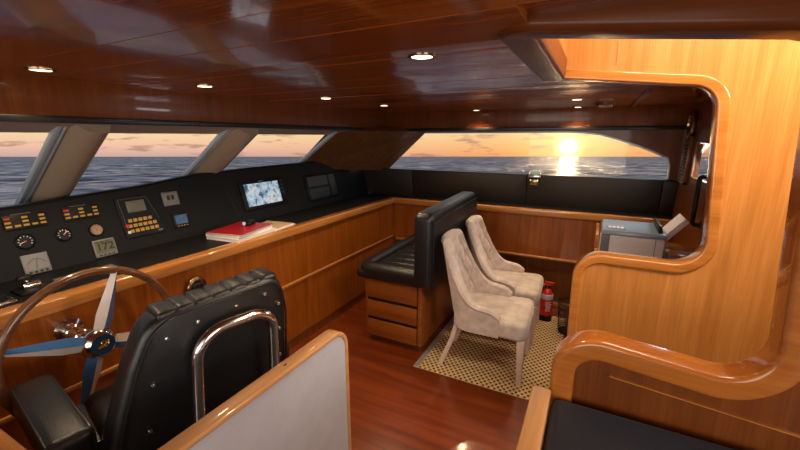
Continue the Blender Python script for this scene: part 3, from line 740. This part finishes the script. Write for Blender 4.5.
# ================================================================== DINING CHAIRS
def chair(x, y, rz, label):
    o = thing('dining_chair', label, 'chair', (x, y, .009), 'beige tufted dining chairs', rz)
    o['label'] = label
    def L2(name, mat, fn, parent=o, sharp=35, lab=None): bm = NB(); fn(bm); return obj(name, bm, mat, parent, lab, sharp, world=False)
    def seat(b):
        t = NB()
        pl = fillet([(.30, -.265), (.30, .265), (-.22, .22), (-.22, -.22)], [.07, .07, .05, .05], True, 6)
        prism(t, pl, pXY, .345, .468, .028, 4)
        for v in t.verts:
            if v.co.z > .44: v.co.z += .016*max(0, 1-((v.co.x-.05)/.3)**2)*max(0, 1-(v.co.y/.27)**2)
        merge(b, t)
    L2('seat', 'fabric', seat)
    # wrap-round shell
    nu, nv = 120, 48
    def plan(a, off):
        ca, sa = math.cos(a), math.sin(a)
        x_ = -(.255-off)*math.copysign(abs(ca)**.62, ca); y_ = (.265-off)*math.copysign(abs(sa)**.62, sa)
        if abs(a) > PI/2: x_ = (abs(a)-PI/2)*.30; y_ = math.copysign(.265-off, a)
        return x_, y_
    AM = math.radians(113)
    def top(a):
        d = abs(math.degrees(a)); f = min(1, max(0, (d-34)/62)); f = (1-(1-f)**2.2)*.75+.25*f*f*(3-2*f)
        h = .985-.012*(d/40)**2 if d < 38 else .974
        g = min(1, max(0, (d-95)/18))
        return h*(1-f)+(.535)*f-.045*g*g
    def shellpt(a, s, off, tuft):
        z0 = .345; z = z0+(top(a)-z0)*s
        x_, y_ = plan(a, off)
        wgt = max(0, math.cos(min(PI/2, abs(a)*.95)))
        ln = -max(0, z-.42)*.20*wgt
        # waist: shell narrows below
        k = 1-.05*(1-s)
        x_ = x_*k+ln
        y_ = y_*k*(1-.10*max(0, (z-.62))/.4)
        if tuft:
            d = 0
            for (ta, ts) in tufts:
                dd = ((a-ta)/.17)**2+((z-ts)/.042)**2; d += math.exp(-dd)
            U, V = a/.44, (z-.9)/.2
            q = max(math.exp(-((t-round(t))/.09)**2) for t in (U+V, U-V))
            mk = max(0, min(1, (z-.50)/.06))*max(0, min(1, (.955-z)/.03))*max(0, min(1, (1.0-abs(a))/.2))
            f = (.013*q+.016*min(1, d))*mk
            x_ -= math.cos(a)*f; y_ += math.sin(a)*f
        return (x_, y_, z)
    tufts = [(ta, z_) for z_, row in ((.90, (-.45, 0, .45)), (.80, (-.62, -.22, .22, .62)), (.70, (-.45, 0, .45)), (.60, (-.62, -.22, .22, .62))) for ta in row]
    def shell(b):
        t = NB(); G = []
        for i in range(nu+1):
            a = -AM+2*AM*i/nu; col = []
            for j in range(nv+1): col.append(t.verts.new(shellpt(a, j/nv*.985, 0, False)))
            p = Vector(shellpt(a, 1., .018, False)); p.z += .010; col.append(t.verts.new(p))
            p = Vector(shellpt(a, 1., .042, False)); p.z += .008; col.append(t.verts.new(p))
            for j in range(nv, -1, -1): col.append(t.verts.new(shellpt(a, j/nv*.985, .060, True)))
            G.append(col)
        m = len(G[0])
        for A, B in zip(G, G[1:]):
            for j in range(m): t.faces.new((A[j], A[(j+1) % m], B[(j+1) % m], B[j]))
        t.faces.new(G[0]); t.faces.new(G[-1][::-1]); bmesh.ops.recalc_face_normals(t, faces=t.faces); merge(b, t)
    sh = L2('backrest', 'fabric', shell, sharp=70)
    def pipe(b):
        for off in (-.003,):
            tube(b, [shellpt(-AM+2*AM*i/nu, .955, off, False) for i in range(nu+1)], .004, 6)
    L2('piping', 'fabric', pipe, sh)
    for ta, z_ in tufts[:10]:
        s_ = (z_-.345)/(top(ta)-.345)
        p = shellpt(ta, s_, .060, True)
        L2('button', 'fabric', lambda b: lathe(b, [(0, -.006), (.009, -.003), (.009, .003), (0, .006)], T(*p) @ R(90, 'Y'), 10), sh)
    for s in (-1, 1):
        def fl(b):
            hexa(b, [(.255, s*.225-.016, 0), (.287, s*.225-.016, 0), (.287, s*.225+.016, 0), (.255, s*.225+.016, 0), (.238, s*.225-.026, .35), (.290, s*.225-.026, .35), (.290, s*.225+.026, .35), (.238, s*.225+.026, .35)], .004)
        L2('leg', 'limed', fl)
        def rl_(b):
            P_ = [(-.315, 0), (-.27, .12), (-.225, .24), (-.195, .36)]
            sweep(b, [(x_, s*.185, z_) for x_, z_ in P_], rrect(-.017, .017, -.017, .017, .004, 2), (0, 1, 0))
        L2('leg', 'limed', rl_)
    return o
chair(-.605, 2.655, 2, 'beige tufted dining chair nearer the camera, at the drawer end of the bench')
chair(-.612, 3.255, 2, 'beige tufted dining chair beside the fire extinguisher')

# rug
o = thing('rug', 'woven beige and black rug under the dining chairs', 'rug', (-.58, 3.0, 0))
bm = NB(); box(bm, -1.045, -.105, 2.335, 3.70, 0, .008, .002, 1); obj('weave', bm, 'rug', o)
bm = NB(); box(bm, -1.085, -1.045, 2.335, 3.70, 0, .009, .002, 1); obj('edge_strip', bm, 'silver', o, label='silver strip along the left edge')

# fire extinguisher
o = thing('fire_extinguisher', 'small red fire extinguisher standing on the rug', 'fire extinguisher', (-.29, 3.60, .008))
bm = NB(); lathe(bm, [(.058, .0), (.060, .01), (.060, .055)], T(-.29, 3.60, .008)); obj('base', bm, 'plastic', o)
bm = NB(); lathe(bm, [(.054, .05), (.055, .06), (.055, .255), (.048, .285), (.030, .305), (.017, .312), (.017, .322)], T(-.29, 3.60, .008)); cy = obj('cylinder', bm, 'extred', o)
bm = NB(); lathe(bm, [(.0555, .215), (.0562, .216), (.0562, .262), (.0548, .263)], T(-.29, 3.60, .008)); obj('white_band', bm, 'white', cy)
bm = NB()
for k in range(9): box(bm, -.03+random.uniform(0, .008), .03-random.uniform(0, .02), -.0572, -.0562, .105+.011*k, .109+.011*k, 0, 1, T(-.29, 3.60, .008) @ R(25, 'Z'))
obj('printed_label', bm, 'white', cy)
bm = NB(); lathe(bm, [(.018, .318), (.018, .335), (.012, .345)], T(-.29, 3.60, .008)); obj('valve', bm, 'brass', o)
bm = NB(); box(bm, -.330, -.250, 3.585, 3.615, .352, .362, .003); box(bm, -.315, -.235, 3.588, 3.612, .372, .385, .004); obj('handle', bm, 'red', o)
bm = NB(); tube(bm, [(-.305, 3.60, .345), (-.345, 3.59, .35), (-.357, 3.58, .30), (-.353, 3.57, .18)], .009, 10); obj('hose', bm, 'plastic', o)
bm = NB(); lathe(bm, [(.014, 0), (.012, .022), (0, .026)], T(-.33, 3.575, .350), 12); obj('gauge', bm, 'yellow', o, label='yellow pull tag')

# waste bin (wire mesh)
o = thing('waste_bin', 'black mesh waste bin beside the stair wall', 'bin', (-.10, 3.40, 0))
bx, by = -.075, 3.43; zf = .009
bm = NB(); tube(bm, [(bx+.105*math.cos(2*PI*k/32), by+.105*math.sin(2*PI*k/32), .285) for k in range(32)], .006, 8, True); obj('rim', bm, 'plastic', o)
bm = NB()
for k in range(48):
    a = 2*PI*k/48
    tube(bm, [(bx+.085*math.cos(a), by+.085*math.sin(a), .012), (bx+.105*math.cos(a), by+.105*math.sin(a), .285)], .0017, 5)
for k in range(14):
    f = k/13; r_ = .085+.02*f
    tube(bm, [(bx+r_*math.cos(2*PI*j/32), by+r_*math.sin(2*PI*j/32), .012+.27*f) for j in range(32)], .0015, 5, True)
obj('mesh_wall', bm, 'mesh', o)
bm = NB(); lathe(bm, [(.086, zf), (.088, .016), (.080, .018)], T(bx, by, 0), 32); obj('base', bm, 'plastic', o)

# ================================================================== SIDE CONSOLE (far)
sc = thing('side_console', 'cherry wood side console with black padded top under the arched window', 'console', (-.6, YF, 0))
bm = NB(); box(bm, -2.11, XW, YF+.02, YF+.05, .535, .96); obj('front_panel', bm, 'panel', sc)
bm = NB(); box(bm, -2.13, XW, YF+.10, YF+.13, .0, .55); obj('lower_panel', bm, 'dark', sc)
bm = NB(); box(bm, -2.045, XW, YF+.005, YF+.12, .512, .538, .006); obj('ledge', bm, 'trimX', sc)
bm = NB(); box(bm, -2.045, XW, YF+.07, YF+.11, .0, .055, .006); obj('skirting', bm, 'trimX', sc)
bm = NB(); box(bm, -2.13, XW, YF, YF+.06, .945, 1.012, .012, 3); obj('edge_moulding', bm, 'trimX', sc)
bm = NB(); box(bm, -2.512, XW, YF+.06, 4.12, .965, 1.008); obj('countertop', bm, 'black', sc)
for x0, x1 in ((-2.61, -1.92), (-1.914, -.625), (-.619, .535), (.541, XW)):
    bm = NB(); hexa(bm, [(x0, 4.09, 1.006), (x1, 4.09, 1.006), (x1, 4.125, 1.006), (x0, 4.125, 1.006), (x0, 4.045, 1.322), (x1, 4.045, 1.322), (x1, 4.125, 1.322), (x0, 4.125, 1.322)], .004); obj('padded_panel', bm, 'padded', sc)

o = thing('window_latch', 'chrome window latch on the sill of the arched window', 'latch', (-.545, 4.04, 1.25))
bm = NB(); box(bm, -.59, -.50, 4.012, 4.048, 1.225, 1.29, .006); obj('keeper', bm, 'brass', o)
for k in (0, 1): bm = NB(); lathe(bm, [(.011, 0), (.009, .006), (0, .008)], T(-.578+.066*k, 4.012, 1.275) @ R(90, 'X'), 12); obj('screw', bm, 'chrome', o)
bm = NB(); box(bm, -.60, -.48, 3.99, 4.04, 1.306, 1.328, .004); box(bm, -.60, -.585, 4.0, 4.06, 1.328, 1.36, .003); box(bm, -.495, -.48, 4.0, 4.06, 1.328, 1.36, .003); obj('bracket', bm, 'chrome', o)
bm = NB(); box(bm, -.583, -.497, 4.01, 4.055, 1.326, 1.375, .01, 3); obj('cover', bm, 'glassgreen', o)

# louvre, round fitting and grab handle on the bulkhead
o = thing('louvre_vent', 'wooden louvre vent between the arched window and bulkhead window', 'vent', (XW-.02, 3.82, 1.36))
bm = NB(); box(bm, XW-.028, XW, 3.70, 3.72, 1.33, 1.72, .003); box(bm, XW-.028, XW, 3.92, 3.94, 1.33, 1.72, .003); box(bm, XW-.028, XW, 3.70, 3.94, 1.70, 1.72, .003); box(bm, XW-.028, XW, 3.70, 3.94, 1.33, 1.35, .003); obj('frame', bm, 'dark', o)
for k in range(13):
    z = 1.365+.026*k; bm = NB(); hexa(bm, [(XW-.024, 3.72, z-.006), (XW-.024, 3.92, z-.006), (XW-.002, 3.92, z+.010), (XW-.002, 3.72, z+.010), (XW-.024, 3.72, z-.001), (XW-.024, 3.92, z-.001), (XW-.002, 3.92, z+.015), (XW-.002, 3.72, z+.015)]); obj('slat', bm, 'greyface', o)
o = thing('porthole_fitting', 'round dark wall fitting with a shiny rim high on the bulkhead', 'wall fitting', (XW, 3.79, 1.69))
m4 = T(XW, 3.79, 1.795) @ R(-90, 'Y')
bm = NB(); lathe(bm, [(.105, 0), (.11, .02), (.10, .034), (.085, .034), (.082, .02)], m4, 32); obj('rim', bm, 'brass', o)
bm = NB(); lathe(bm, [(.084, .0), (.084, .021), (0, .024)], m4, 32); obj('face', bm, 'trimblack', o)
o = thing('grab_handle', 'black vertical grab handle on the bulkhead beside the printer', 'handle', (XW-.03, 3.09, 1.10))
bm = NB(); tube(bm, fillet([(XW, 3.09, 1.13), (XW-.045, 3.09, 1.13), (XW-.045, 3.09, 1.45), (XW, 3.09, 1.45)], [0, .03, .03, 0], False, 6), .014, 12); obj('bar', bm, 'plastic', o)
bm = NB(); [lathe(bm, [(.024, 0), (.02, .008)], T(XW, 3.09, z) @ R(-90, 'Y'), 14) for z in (1.13, 1.45)]; obj('mount', bm, 'plastic', o)

# desk and printer
o = thing('printer_desk', 'cherry wood desk under the printer behind the stair wall', 'desk', (.34, 3.1, 0))
bm = NB(); box(bm, .06, .64, 2.62, 3.50, .04, .86); obj('body', bm, 'panel', o)
bm = NB(); box(bm, .045, .645, 2.60, 3.52, .86, .895, .008); obj('top', bm, 'trimX', o)
bm = NB(); box(bm, .045, .07, 3.1, 3.52, .895, 1.0, .008, 3); obj('fiddle_rail', bm, 'trimY', o)
bm = NB(); box(bm, .075, .635, 2.65, 3.48, 0, .045); obj('toe_kick', bm, 'dark', o)
pr = thing('printer', 'grey printer with slate top on the desk behind the stair wall', 'printer', (.25, 2.88, .895))
bm = NB(); box(bm, .075, .425, 2.76, 3.06, .897, 1.085, .01, 3); obj('body', bm, 'printer', pr)
bm = NB(); hexa(bm, [(.07, 2.745, 1.085), (.43, 2.745, 1.085), (.43, 3.07, 1.085), (.07, 3.07, 1.085), (.075, 2.76, 1.112), (.425, 2.76, 1.112), (.42, 3.06, 1.125), (.08, 3.06, 1.125)], .006); lid = obj('lid', bm, 'printtop', pr)
bm = NB(); box(bm, .10, .21, 2.80, 2.885, 1.1135, 1.1165, .001, 1); obj('control_sticker', bm, 'greyface', lid)
bm = NB(); [box(bm, .112+.024*k, .130+.024*k, 2.815, 2.87, 1.1165, 1.1172) for k in range(4)]; obj('sticker_print', bm, 'white', lid)
bm = NB(); box(bm, .075, .125, 2.753, 2.77, .94, 1.08, .003); obj('side_trim', bm, 'greyface', pr)
bm = NB(); box(bm, .375, .378, 2.7575, 2.765, .90, 1.08); obj('panel_gap', bm, 'ink', pr)
bm = NB(); hexa(bm, [(.395, 2.78, 1.06), (.425, 2.78, 1.06), (.425, 3.04, 1.06), (.395, 3.04, 1.06), (.38, 2.78, 1.165), (.40, 2.78, 1.16), (.40, 3.04, 1.16), (.38, 3.04, 1.165)], .004); obj('tray', bm, 'plastic', pr)
o = tag(obj('paper_stack', loc(lambda b: [hexa(b, [(.415+.006*k, 2.80+.004*k, 1.085-.006*k), (.418+.006*k, 2.80, 1.08-.006*k), (.418+.006*k, 3.0, 1.08-.006*k), (.415+.006*k, 3.0+.004*k, 1.085-.006*k), (.515+.006*k, 2.80+.004*k, 1.215-.006*k), (.518+.006*k, 2.80, 1.21-.006*k), (.518+.006*k, 3.0, 1.21-.006*k), (.515+.006*k, 3.0+.004*k, 1.215-.006*k)]) for k in range(4)]), 'paperpink'), 'sheets of white paper standing in the printer tray', 'paper')
o = thing('box', 'small dark box with wooden lid right of the printer', 'box', (.55, 2.88, .895))
bm = NB(); box(bm, .455, .64, 2.78, 3.0, .897, .975, .005); obj('body', bm, 'greyface', o)
bm = NB(); box(bm, .452, .642, 2.775, 3.005, .975, .99, .004); obj('lid', bm, 'trimX', o)

# settee in the near right corner
o = thing('settee', 'dark leather settee with oak front board at the bottom right', 'settee', (.5, .75, 0))
bm = NB(); box(bm, -.055, 1.45, .42, 1.19, 0, .78); obj('base', bm, 'panel', o)
bm = NB(); box(bm, -.052, 1.45, .42, 1.192, .78, .885, .03, 4); obj('cushion', bm, 'navy', o)
bm = NB(); box(bm, -.113, -.055, .42, 1.19, .0, .90, .006, 2); obj('front_board', bm, 'oak', o)

# ceiling fittings
LP = [(-1.96, .764, 'ceiling downlight at the far left over the helm wheel'), (-1.83, 1.376, 'ceiling downlight over the amber keypad, second from the left'), (-1.673, 2.167, 'ceiling downlight over the lit monitor'),
      (-1.617, 2.864, 'ceiling downlight nearest the dark corner pillar'), (-.541, 1.211, 'large ceiling downlight in the centre, left of the stair hatch'), (-1.10, 3.78, 'ceiling downlight above the arched window, left of its centre'),
      (-.168, 3.02, 'nearer of the paired ceiling downlights above the sun'), (-.197, 3.78, 'farther of the paired ceiling downlights above the sun')]
for x, y, lb in LP:
    o = thing('downlight', lb, 'light', (x, y, ZC), 'recessed ceiling downlights')
    bm = NB(); lathe(bm, [(.046, .0), (.046, -.003), (.040, -.005), (.034, -.003), (.034, .0)], T(x, y, ZC), 28); obj('rim', bm, 'brass', o)
    bm = NB(); lathe(bm, [(.0345, .0), (.0345, -.0022), (0, -.0026)], T(x, y, ZC), 24); obj('lens', bm, 'lamp', o)
    li = bpy.data.lights.new('downlight_beam', 'SPOT'); li.energy = 26; li.color = (1, .74, .45); li.spot_size = math.radians(120); li.spot_blend = .8; li.shadow_soft_size = .03
    lo = bpy.data.objects.new('downlight_beam', li); C.objects.link(lo); lo.parent = o; lo.location = (0, 0, -.02)
o = thing('smoke_detector', 'round ceiling detector with slotted edge near the side fascia', 'detector', (.01, 3.5, ZC))
bm = NB(); lathe(bm, [(.07, 0), (.07, -.012), (.05, -.03), (.03, -.034)], T(.01, 3.5, ZC), 28); obj('body', bm, 'dark', o)
bm = NB(); [box(bm, .01-.04+.016*k, .01-.032+.016*k, 3.44, 3.452, ZC-.028, ZC-.016) for k in range(6)]; obj('slots', bm, 'white', o)
bm = NB(); box(bm, .20, .235, 2.6, 3.9, ZC-.012, ZC+.004, .004); struct('trim_8', bm, 'dark', 'thin wooden batten on the ceiling beyond the hatch', 'trim')

# ================================================================== OUTSIDE
bm = NB(); t = NB(); rings = []
TH = math.atan(200/380*math.cos(math.atan(88/380)))   # the boat rides slightly bow-up, so the horizon sits low ahead
rr = [3.5, 8, 15, 25, 40, 60, 90, 140, 220, 350, 600, 1000, 1800, 3500]
for r_ in rr:
    rings.append([t.verts.new((r_*math.cos(2*PI*k/128), r_*math.sin(2*PI*k/128), -2.2-.0483*r_*max(0, math.cos(2*PI*k/128-PI/2-TH)))) for k in range(128)])
for A, B in zip(rings, rings[1:]):
    for k in range(128): t.faces.new((A[k], A[(k+1) % 128], B[(k+1) % 128], B[k]))
bmesh.ops.recalc_face_normals(t, faces=t.faces); merge(bm, t)
for f in bm.faces: pass
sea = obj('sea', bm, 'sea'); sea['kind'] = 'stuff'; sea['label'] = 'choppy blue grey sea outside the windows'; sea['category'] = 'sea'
o = thing('deck_bulwark', 'white deck bulwark with rail outside the arched window', 'bulwark', (-.6, 4.9, 1.1))
bm = NB(); box(bm, -3.2, 1.0, 4.85, 4.93, .7, 1.205, .01); obj('wall', bm, 'hull', o)
bm = NB(); tube(bm, [(-3.2, 4.88, 1.265), (1.0, 4.88, 1.265)], .014, 10); obj('rail', bm, 'alu', o)

# ------------------------------------------------------------------ world: dusk sky
SUN = Vector((-.0649, .9976, -.023)).normalized()
wd = bpy.data.worlds.new('sky'); S.world = wd; wd.use_nodes = True
nt = wd.node_tree; N = nt.nodes; L = nt.links; N.clear()
out = N.new('ShaderNodeOutputWorld'); bg = N.new('ShaderNodeBackground'); L.new(bg.outputs[0], out.inputs[0])
tc = N.new('ShaderNodeTexCoord')
def mth(op, a, b=None, c=None):
    k = N.new('ShaderNodeMath'); k.operation = op
    for i, v in enumerate((a, b, c)):
        if v is None: continue
        if isinstance(v, (int, float)): k.inputs[i].default_value = v
        else: L.new(v, k.inputs[i])
    return k.outputs[0]
sp = N.new('ShaderNodeSeparateXYZ'); L.new(tc.outputs['Generated'], sp.inputs[0])
hd = N.new('ShaderNodeVectorMath'); hd.operation = 'DOT_PRODUCT'; L.new(tc.outputs['Generated'], hd.inputs[0]); hd.inputs[1].default_value = (-math.sin(TH), math.cos(TH), 0)
el = mth('MULTIPLY_ADD', mth('MAXIMUM', hd.outputs['Value'], 0), .0483, sp.outputs['Z'])
def ramp(fac, stops):
    r = N.new('ShaderNodeValToRGB'); e = r.color_ramp.elements
    e[0].position = stops[0][0]; e[0].color = (*stops[0][1], 1); e[1].position = stops[-1][0]; e[1].color = (*stops[-1][1], 1)
    for p, c in stops[1:-1]: q = e.new(p); q.color = (*c, 1)
    L.new(fac, r.inputs['Fac']); return r.outputs['Color']
away = ramp(el, [(0, (.66,.42,.37)), (.02, (.92,.56,.40)), (.05, (1.0,.72,.40)), (.085, (.98,.82,.53)), (.16, (.70,.68,.66)), (.3, (.42,.50,.62)), (1, (.20,.28,.44))])
near = ramp(el, [(0, (.95,.38,.13)), (.02, (1.0,.50,.17)), (.05, (1.0,.64,.30)), (.10, (1.,.76,.46)), (.3, (.50,.52,.56)), (1, (.20,.28,.44))])
vd = N.new('ShaderNodeVectorMath'); vd.operation = 'DOT_PRODUCT'; L.new(tc.outputs['Generated'], vd.inputs[0]); vd.inputs[1].default_value = SUN
dot = mth('MAXIMUM', vd.outputs['Value'], 0)
mixc = N.new('ShaderNodeMix'); mixc.data_type = 'RGBA'; L.new(mth('POWER', dot, 6), mixc.inputs['Factor']); L.new(away, mixc.inputs['A']); L.new(near, mixc.inputs['B'])
# clouds
mp = N.new('ShaderNodeMapping'); mp.inputs['Scale'].default_value = (12, 12, 80); L.new(tc.outputs['Generated'], mp.inputs['Vector'])
cn = N.new('ShaderNodeTexNoise'); cn.inputs['Scale'].default_value = 1; cn.inputs['Detail'].default_value = 5; cn.inputs['Roughness'].default_value = .55; L.new(mp.outputs[0], cn.inputs['Vector'])
cm = N.new('ShaderNodeMapRange'); cm.inputs['From Min'].default_value = .54; cm.inputs['From Max'].default_value = .63; L.new(cn.outputs['Fac'], cm.inputs['Value'])
cf = mth('MULTIPLY', cm.outputs[0], .7)
cl = N.new('ShaderNodeMix'); cl.data_type = 'RGBA'; L.new(cf, cl.inputs['Factor']); L.new(mixc.outputs['Result'], cl.inputs['A']); cl.inputs['B'].default_value = (.42,.22,.17,1)
# sun glow
g1 = mth('MULTIPLY', mth('POWER', dot, 6000), 4.); g2 = mth('MULTIPLY', mth('POWER', dot, 200), .6); g3 = mth('MULTIPLY', mth('GREATER_THAN', dot, .99997), 12.)
def tint(f, c):
    v = N.new('ShaderNodeVectorMath'); v.operation = 'SCALE'; v.inputs[0].default_value = c; L.new(f, v.inputs['Scale']); return v.outputs[0]
def addv(a, b): v = N.new('ShaderNodeVectorMath'); v.operation = 'ADD'; L.new(a, v.inputs[0]); L.new(b, v.inputs[1]); return v.outputs[0]
sky = addv(addv(addv(cl.outputs['Result'], tint(g1, (1, .75, .35))), tint(g2, (1, .62, .15))), tint(g3, (1, .85, .55)))
L.new(sky, bg.inputs['Color']); bg.inputs['Strength'].default_value = 1.0

# ------------------------------------------------------------------ sun, daylight at hatch and window, added fill lamps
def light(name, kind, loc_, to, energy, col, size=1., sizey=None):
    l = bpy.data.lights.new(name, kind); l.energy = energy; l.color = col
    if kind == 'AREA':
        l.size = size
        if sizey: l.shape = 'RECTANGLE'; l.size_y = sizey
    o = bpy.data.objects.new(name, l); C.objects.link(o); o.location = loc_
    o.rotation_euler = (Vector(to)-Vector(loc_)).to_track_quat('-Z', 'Y').to_euler(); return o
light('hatch_daylight', 'AREA', (.5, 1.2, 2.44), (.36, 2.4, .9), 20, (1, .88, .74), .8, .2)
light('hatch_console_fill', 'AREA', (1.38, 1.47, 2.36), (-1.6, 1.75, .55), 30, (1, .86, .68), .5, .35)  # extra fill lamp added in the hatch well, aimed at the console
light('bulkhead_window_daylight', 'AREA', (XW+.10, 3.3, 1.56), (-.2, 3.0, 1.0), 7, (.85, .92, 1), .5, .22)
light('aft_fill', 'AREA', (-.5, -2.2, 1.5), (-.6, 2.5, .9), 38, (1, .90, .78), 2.2, 1.1)  # unseen fill lamp behind the camera, standing in for aft windows
light('aft_side_fill', 'AREA', (2.1, -.5, 1.45), (-1.6, 1.6, .8), 34, (1, .92, .84), 1.6, .8)  # unseen fill lamp added right of the camera to brighten the console side
sl = bpy.data.lights.new('sun', 'SUN'); sl.energy = 1.2; sl.color = (1, .62, .28); sl.angle = math.radians(1.0)
so = bpy.data.objects.new('sun', sl); C.objects.link(so); so.rotation_euler = (-Vector((SUN.x, SUN.y, .035))).to_track_quat('-Z', 'Y').to_euler()

# ------------------------------------------------------------------ camera
cam = bpy.data.cameras.new('camera'); co = bpy.data.objects.new('camera', cam); C.objects.link(co); S.camera = co
f = 380.; pitch = math.atan(88/f); th = math.atan(200/f*math.cos(pitch))
cam.sensor_width = 36; cam.lens = f/800*36; cam.clip_start = .02; cam.clip_end = 6000
co.location = (0, 0, 1.7); co.rotation_euler = (PI/2-pitch, 0, th)
vs = S.view_settings; vs.view_transform = 'Standard'; vs.look = 'None'; vs.exposure = 0; vs.gamma = 1; vs.use_curve_mapping = False
